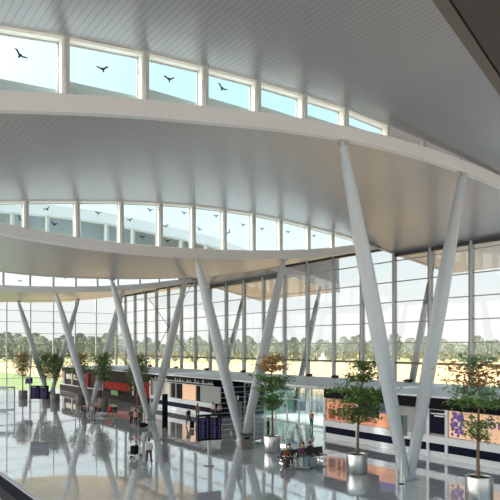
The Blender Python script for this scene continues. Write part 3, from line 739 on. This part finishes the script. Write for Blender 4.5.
    mb = MB(); mb.ball(hd+V((0, .014, .034)), .108, 8, sz=(.84, .95, 1.12))
    keep = [f for f in range(len(mb.f)) if all((mb.v[i][2]-hd.z) > .055-((mb.v[i][1]-hd.y)+.05)*(1.4 if not long_hair else 2.4) for i in mb.f[f])]
    mb.f = [mb.f[i] for i in keep]; mb.m = [0]*len(keep); mb.sm = [True]*len(keep)
    if long_hair: mb.tube([hd+V((0, .06, .03)), hd+V((0, .09, -.1)), hd+V((0, .10, -.26))], [.075, .075, .03], 8)
    mb.v = [tuple(V(v)*S) for v in mb.v]; mb.build('hair', M[hair], t)
    return t
def at(x, y): return floor_at(x, y)
# seated on the near bench: local frame of the bench
BM = Matrix.Translation(BL) @ Matrix.Rotation(BRZ, 4, 'Z')
def sit_on(bm, rz, k, n, back, **kw):
    x = -n*.6/2+.6*(k+.5); p = bm @ Vector((x, .25 if back else -.25, 0))
    return person((p.x, p.y, 0), rz+(PI if back else 0), pose='sit', **kw)
sit_on(BM, BRZ, 0, 6, False, label='seated person in brown and orange, leftmost on the near bench', top=(128, 84, 48), legs=(34, 32, 36), hair='hairb')
sit_on(BM, BRZ, 1, 6, True, label='seated person in a light blue top, dark hair', top=(130, 186, 206), legs=(40, 44, 70), hair='hairk')
sit_on(BM, BRZ, 3, 6, True, label='seated person in a pale pink top near the black seats', top=(206, 184, 184), legs=(80, 80, 90), hair='hairb')
sit_on(BM, BRZ, 4, 6, True, label='seated person in dark clothes with black hair, rightmost on the near bench', top=(40, 40, 46), legs=(30, 30, 36), hair='hairk')
sit_on(BM, BRZ, 2, 6, False, label='seated person in purple and blue, behind the luggage trolley', top=(110, 70, 104), legs=(44, 50, 84), hair='hairb', long_hair=True)
BM2 = Matrix.Translation(BL2) @ Matrix.Rotation(BRZ2, 4, 'Z')
sit_on(BM2, BRZ2, 0, 7, False, label='seated person in black, left end of the far bench', top=(30, 30, 34), legs=(30, 30, 40), hair='hairk')
sit_on(BM2, BRZ2, 2, 7, False, label='seated person in dark blue on the far bench, left of red jacket', top=(34, 40, 66), legs=(30, 30, 40), hair='hairb')
sit_on(BM2, BRZ2, 5, 7, False, label='seated person in a bright red jacket on the far bench', top=(206, 44, 36), legs=(160, 40, 36), hair='hairb')
sit_on(BM2, BRZ2, 6, 7, False, label='seated person in charcoal, right of the red jacket', top=(48, 44, 46), legs=(34, 34, 40), hair='hairk')
# standing
person(at(188.5, 425), ang+.6, 'walking traveller in dark clothes pulling a small black suitcase', 'walk', (56, 48, 48), (30, 32, 40), 'hairb')
person(at(197.5, 419), ang+PI, 'standing person in a tan top behind the walking traveller', 'stand', (150, 104, 78), (96, 72, 60), 'hairb', long_hair=True)
person(at(213, 418), ang+2.5, 'standing person in a white shirt behind the flight screens, left of a pair', 'stand', (226, 222, 218), (60, 60, 74), 'hairb')
person(at(219.5, 418.5), ang+3.6, 'standing person in a pink blouse behind the flight screens, right of a pair', 'stand', (214, 170, 158), (52, 50, 60), 'hairl', long_hair=True)
person(at(131, 426), ang+.8, 'standing person in brown with long hair left of the third column', 'stand', (104, 78, 66), (36, 34, 40), 'hairb', 1.75, True)
person(at(135.5, 426.5), ang+2.9, 'standing person in a pinkish shirt left of the third column', 'stand', (176, 128, 128), (40, 40, 50), 'hairb', 1.66)
person(at(139.5, 427), ang-1.2, 'standing person all in black beside a black holdall', 'stand', (26, 26, 32), (24, 24, 30), 'hairk', 1.74)
person(at(92, 420), ang+.3, 'standing person with dark hair and pale clothes before the fourth column', 'stand', (196, 190, 184), (168, 164, 162), 'hairk', 1.72, True)
person(at(85, 420.5), ang-.9, 'standing person in black bending forward beside the fourth column', 'push', (26, 26, 30), (26, 26, 34), 'hairk', 1.45)
person(at(149, 464), ang+PI+.4, 'walking person in a pale top and dark trousers in the middle of the shiny floor', 'walk', (208, 204, 202), (54, 56, 70), 'hairb')
person(at(252+16, 437), ang+1.2, 'standing person in dark clothes at the entrance glass doors', 'stand', (40, 42, 50), (36, 38, 46), 'hairk', 1.7)
person(floor_at(311.5, 428), ang+.4, 'standing person in pink and green inside the glass entrance', 'stand', (206, 150, 140), (40, 110, 100), 'hairb', 1.7)

# ------------------------------------------------------------------ luggage
def suitcase(loc, rot, label, m, w=.45, d=.24, hh=.68, wheels=True):
    t = tag(empty('suitcase', loc), label, 'suitcase'); t.rotation_euler = rot
    z0 = .06 if wheels else 0
    MB().box(-w/2, w/2, -d/2, d/2, z0, z0+hh).build('shell', m, t, bevel=.04)
    mb = MB(); mb.tube([(-.1, d/2-.03, z0+hh-.03), (-.1, d/2-.03, z0+hh+.1), (.1, d/2-.03, z0+hh+.1), (.1, d/2-.03, z0+hh-.03)], .014, 6); mb.build('handle', M['dark'], t)
    if wheels:
        for sx in (-1, 1):
            for sy in (-1, 1): MB().ball((sx*(w/2-.06), sy*(d/2-.05), .032), .032, 5).build('wheel', M['dark'], t)
    return t
def trolley(loc, rz, label):
    t = tag(empty('luggage_trolley', loc, rz), label, 'trolley', 'luggage trolleys')
    mb = MB()
    for x in (-.3, .3): mb.tube([(x, -.55, .2), (x, .4, .2), (x, .5, 1.02)], .025, 8)
    for y in (-.5, -.2, .1, .38): mb.tube([(-.3, y, .2), (.3, y, .2)], .018, 6)
    mb.tube([(-.3, .45, .65), (.3, .45, .65)], .018, 6); mb.build('frame', M['chrome'], t)
    MB().tube([(-.34, .5, 1.04), (.34, .5, 1.04)], .03, 8).build('push_bar', M['dark'], t)
    for x in (-.27, .27): MB().tube([(x-.03, .38, .09), (x+.03, .38, .09)], .09, 12).build('wheel', M['dark'], t)
    MB().tube([(-.03, -.5, .09), (.03, -.5, .09)], .09, 12).build('wheel', M['dark'], t)
    mb = MB()
    for x in (-.27, .27): mb.tube([(x, .38, .09), (x, .38, .2)], .02, 6)
    mb.tube([(0, -.5, .09), (0, -.5, .2)], .02, 6); mb.build('fork', M['dark'], t)
    return t
p = at(135, 457); trolley(p, ang-.35, 'luggage trolley carrying a black suitcase in the middle of the floor')
R_ = Matrix.Rotation(ang-.35, 4, 'Z')
suitcase(p+R_ @ Vector((-.0, .0, .64)), (0, PI/2-.0, ang-.35), 'large black suitcase lying across the luggage trolley', M['black'], .62, .5, .42, False).location = p+R_ @ Vector((-.42*.5, -.08, .225+.31))
suitcase(at(192, 428.5), (0, 0, ang+.4), 'small black wheeled suitcase beside the walking traveller', M['black'], .4, .24, .62)
t = tag(empty('holdall', at(143.5, 427.5), ang), 'black holdall on the floor at the foot of the third column', 'bag')
MB().ball((0, 0, .24), .24, 8, sz=(1.9, 1., 1.)).build('body', M['black'], t)
MB().tube([(-.2, 0, .44), (-.12, 0, .6), (.12, 0, .6), (.2, 0, .44)], .018, 6).build('handle', M['dark'], t)
p = at(303, 469.5); trolley(p, ang+1.3, 'luggage trolley piled with grey bags in front of the near bench')
cl = cloth((92, 116, 120)); cl2 = cloth((150, 158, 158)); R_ = Matrix.Rotation(ang+1.3, 4, 'Z')
suitcase(p+R_ @ Vector((0, -.28, .222)), (0, 0, ang+1.3), 'teal grey suitcase standing on the trolley by the bench', cl, .5, .3, .66, False)
suitcase(p+R_ @ Vector((0, .08, .222)), (0, 0, ang+1.3), 'pale grey suitcase standing on the trolley by the bench', cl2, .5, .3, .58, False)
suitcase(at(313, 467.5), (0, 0, ang+.4), 'silver grey suitcase on the floor right of the loaded trolley', cl2, .46, .28, .6)
suitcase(at(286, 468), (0, 0, ang+1.0), 'dark brown suitcase on the floor before the leftmost seated person', cloth((70, 52, 44)), .42, .26, .5)

# ------------------------------------------------------------------ near mezzanine: handrail and dark overhead soffit
t = tag(empty('handrail', (.65, 10, 6.4)), 'dark navy handrail with a pale highlight along its top in the near left corner', 'handrail')
inv = Matrix.Translation(-t.location)
MB().box(.62, .69, -4, 26, 7.345, 7.395).build('rail', M['rail'], t, inv)
MB().box(.675, .69, -4, 26, 7.395, 7.402).build('top_highlight', M['railtop'], t, inv)  # thin pale box stands in for the highlight on the rail's edge
MB().box(.64, .66, -4, 26, 6.45, 7.34).build('glass_panel', M['g_door'], t, inv)
for a in (-3.5, 8, 12, 16, 20, 24): MB().box(.63, .67, a-.03, a+.03, 6.4, 7.34).build('post', M['dark'], t, inv)
struct(MB().box(-11, .72, -6, 26, 6.1, 6.4).build('mezzanine_floor', M['greyp']))
sf = struct(empty('trim_900', (0, 0, 0)))
dv = Vector((.5805, .8142)); pv = Vector((.8142, -.5805)); o0 = Vector((2.15, 6.0))
def so(t_, w_, z): q = o0+dv*t_+pv*w_; return ud(q.x, q.y, z)
def sbox(name, m, t0, t1, w0, w1, z0, z1):
    q = [so(t0, w0, 0), so(t1, w0, 0), so(t1, w1, 0), so(t0, w1, 0)]
    MB().hexa([(p.x, p.y, z0) for p in q], [(p.x, p.y, z1) for p in q]).build(name, m, sf)
sbox('channel', M['channel'], -9, 14, 0, .115, 11, 11.9)
sbox('shadow_gap', M['black'], -9, 14, .115, .14, 11.05, 11.9)
sbox('soffit_panel', M['soffit'], -9, 14, .14, 6, 11.0, 11.9)

# ------------------------------------------------------------------ distant trees and tent
def crown(seed, h):
    r = random.Random(seed); mb = MB()
    for k in range(900):
        a = 2*PI*r.random(); q = r.random()**.8*.97+.03; rr = 3.6*max(.05, 1-abs((q-.52)/.5)**2.4)**.5*r.random()**.4*(1+.3*math.sin(3*a+seed)*math.cos(9*q+seed))
        p = Vector((rr*math.cos(a), rr*math.sin(a), h*q)); z = r.uniform(.25, .6)
        u = Vector((r.gauss(0, 1), r.gauss(0, 1), r.gauss(0, 1))).normalized(); w_ = u.orthogonal().normalized()
        mb.add([p-u*z, p+w_*z*.7, p+u*z, p-w_*z*.7], [(0, 1, 2, 3)])
    return mb
protos = []
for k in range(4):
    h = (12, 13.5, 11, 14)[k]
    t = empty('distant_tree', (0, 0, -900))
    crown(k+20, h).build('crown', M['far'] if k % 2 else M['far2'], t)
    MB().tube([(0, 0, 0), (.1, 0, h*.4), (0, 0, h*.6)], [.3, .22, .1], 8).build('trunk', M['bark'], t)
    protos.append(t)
rng = random.Random(4); used = set()
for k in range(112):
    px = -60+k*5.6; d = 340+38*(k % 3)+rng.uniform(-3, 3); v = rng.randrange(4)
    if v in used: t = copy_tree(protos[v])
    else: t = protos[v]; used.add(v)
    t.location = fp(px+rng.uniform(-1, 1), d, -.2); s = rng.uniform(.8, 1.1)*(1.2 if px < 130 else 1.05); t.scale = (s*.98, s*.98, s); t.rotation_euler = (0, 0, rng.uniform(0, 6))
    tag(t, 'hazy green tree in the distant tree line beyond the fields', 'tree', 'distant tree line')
p = fp(323, 328, -.2); t = tag(empty('tent', p), 'small white peaked tent on the far edge of the field', 'tent')
MB().lathe([(2.3, 0), (2.3, 1.6), (1.0, 3.0), (.1, 5.2), (0, 5.3)], 8).build('canvas', M['white'], t)

# ------------------------------------------------------------------ light
w = bpy.data.worlds.new('sky'); bpy.context.scene.world = w; w.use_nodes = True; nt = w.node_tree
bg = nt.nodes['Background']; tc = nt.nodes.new('ShaderNodeTexCoord'); sp = nt.nodes.new('ShaderNodeSeparateXYZ'); cr_ = nt.nodes.new('ShaderNodeValToRGB')
nt.links.new(tc.outputs['Generated'], sp.inputs[0]); nt.links.new(sp.outputs[2], cr_.inputs[0]); nt.links.new(cr_.outputs[0], bg.inputs[0])
e = cr_.color_ramp.elements
e[0].position = .0; e[0].color = (.95, .93, .90, 1); e[1].position = .6; e[1].color = (.50, .72, .86, 1)
for pos, c in ((.06, (.96, .96, .95, 1)), (.16, (.86, .94, .97, 1)), (.36, (.60, .84, .93, 1))):
    q = cr_.color_ramp.elements.new(pos); q.color = c
bg.inputs[1].default_value = 1.0
# the sky is brighter on the sun's side
SUN = Vector((-.66, .38, .65)).normalized()
dt = nt.nodes.new('ShaderNodeVectorMath'); dt.operation = 'DOT_PRODUCT'; dt.inputs[1].default_value = (SUN*1.0)
nt.links.new(tc.outputs['Generated'], dt.inputs[0])
mxn = nt.nodes.new('ShaderNodeMath'); mxn.operation = 'MAXIMUM'; mxn.inputs[1].default_value = 0; nt.links.new(dt.outputs['Value'], mxn.inputs[0])
pw = nt.nodes.new('ShaderNodeMath'); pw.operation = 'POWER'; pw.inputs[1].default_value = 4.0; nt.links.new(mxn.outputs[0], pw.inputs[0])
ma = nt.nodes.new('ShaderNodeMath'); ma.operation = 'MULTIPLY_ADD'; ma.inputs[1].default_value = 8.0; ma.inputs[2].default_value = 0.0; nt.links.new(pw.outputs[0], ma.inputs[0])
bg2 = nt.nodes.new('ShaderNodeBackground'); bg2.inputs[0].default_value = (1, .95, .88, 1); nt.links.new(ma.outputs[0], bg2.inputs[1])
ad = nt.nodes.new('ShaderNodeAddShader'); nt.links.new(bg.outputs[0], ad.inputs[0]); nt.links.new(bg2.outputs[0], ad.inputs[1])
nt.links.new(ad.outputs[0], nt.nodes['World Output'].inputs[0])
sl = bpy.data.lights.new('sun', 'SUN'); sl.energy = 3.0; sl.angle = math.radians(1.5); sl.color = (1, .98, .94)
so_ = bpy.data.objects.new('sun', sl); C.objects.link(so_)
so_.rotation_euler = Vector((.66, -.38, -.65)).to_track_quat('-Z', 'Y').to_euler()

# ------------------------------------------------------------------ camera
cam = bpy.data.cameras.new('camera'); cam.sensor_width = 36; cam.lens = 36*F/500; cam.shift_y = (HOR-250)/500; cam.clip_end = 3000; cam.clip_start = .05
co = bpy.data.objects.new('camera', cam); C.objects.link(co); co.location = (0, 0, EYE); co.rotation_euler = (PI/2, 0, -math.atan2(SA, CA))
sc = bpy.context.scene; sc.camera = co
sc.view_settings.view_transform = 'Standard'; sc.view_settings.look = 'None'; sc.view_settings.gamma = 1; sc.view_settings.use_curve_mapping = False
sc.view_settings.exposure = 0.42
sc.cycles.max_bounces = 10; sc.cycles.transparent_max_bounces = 24; sc.cycles.diffuse_bounces = 6; sc.cycles.glossy_bounces = 5
sc.cycles.caustics_reflective = False
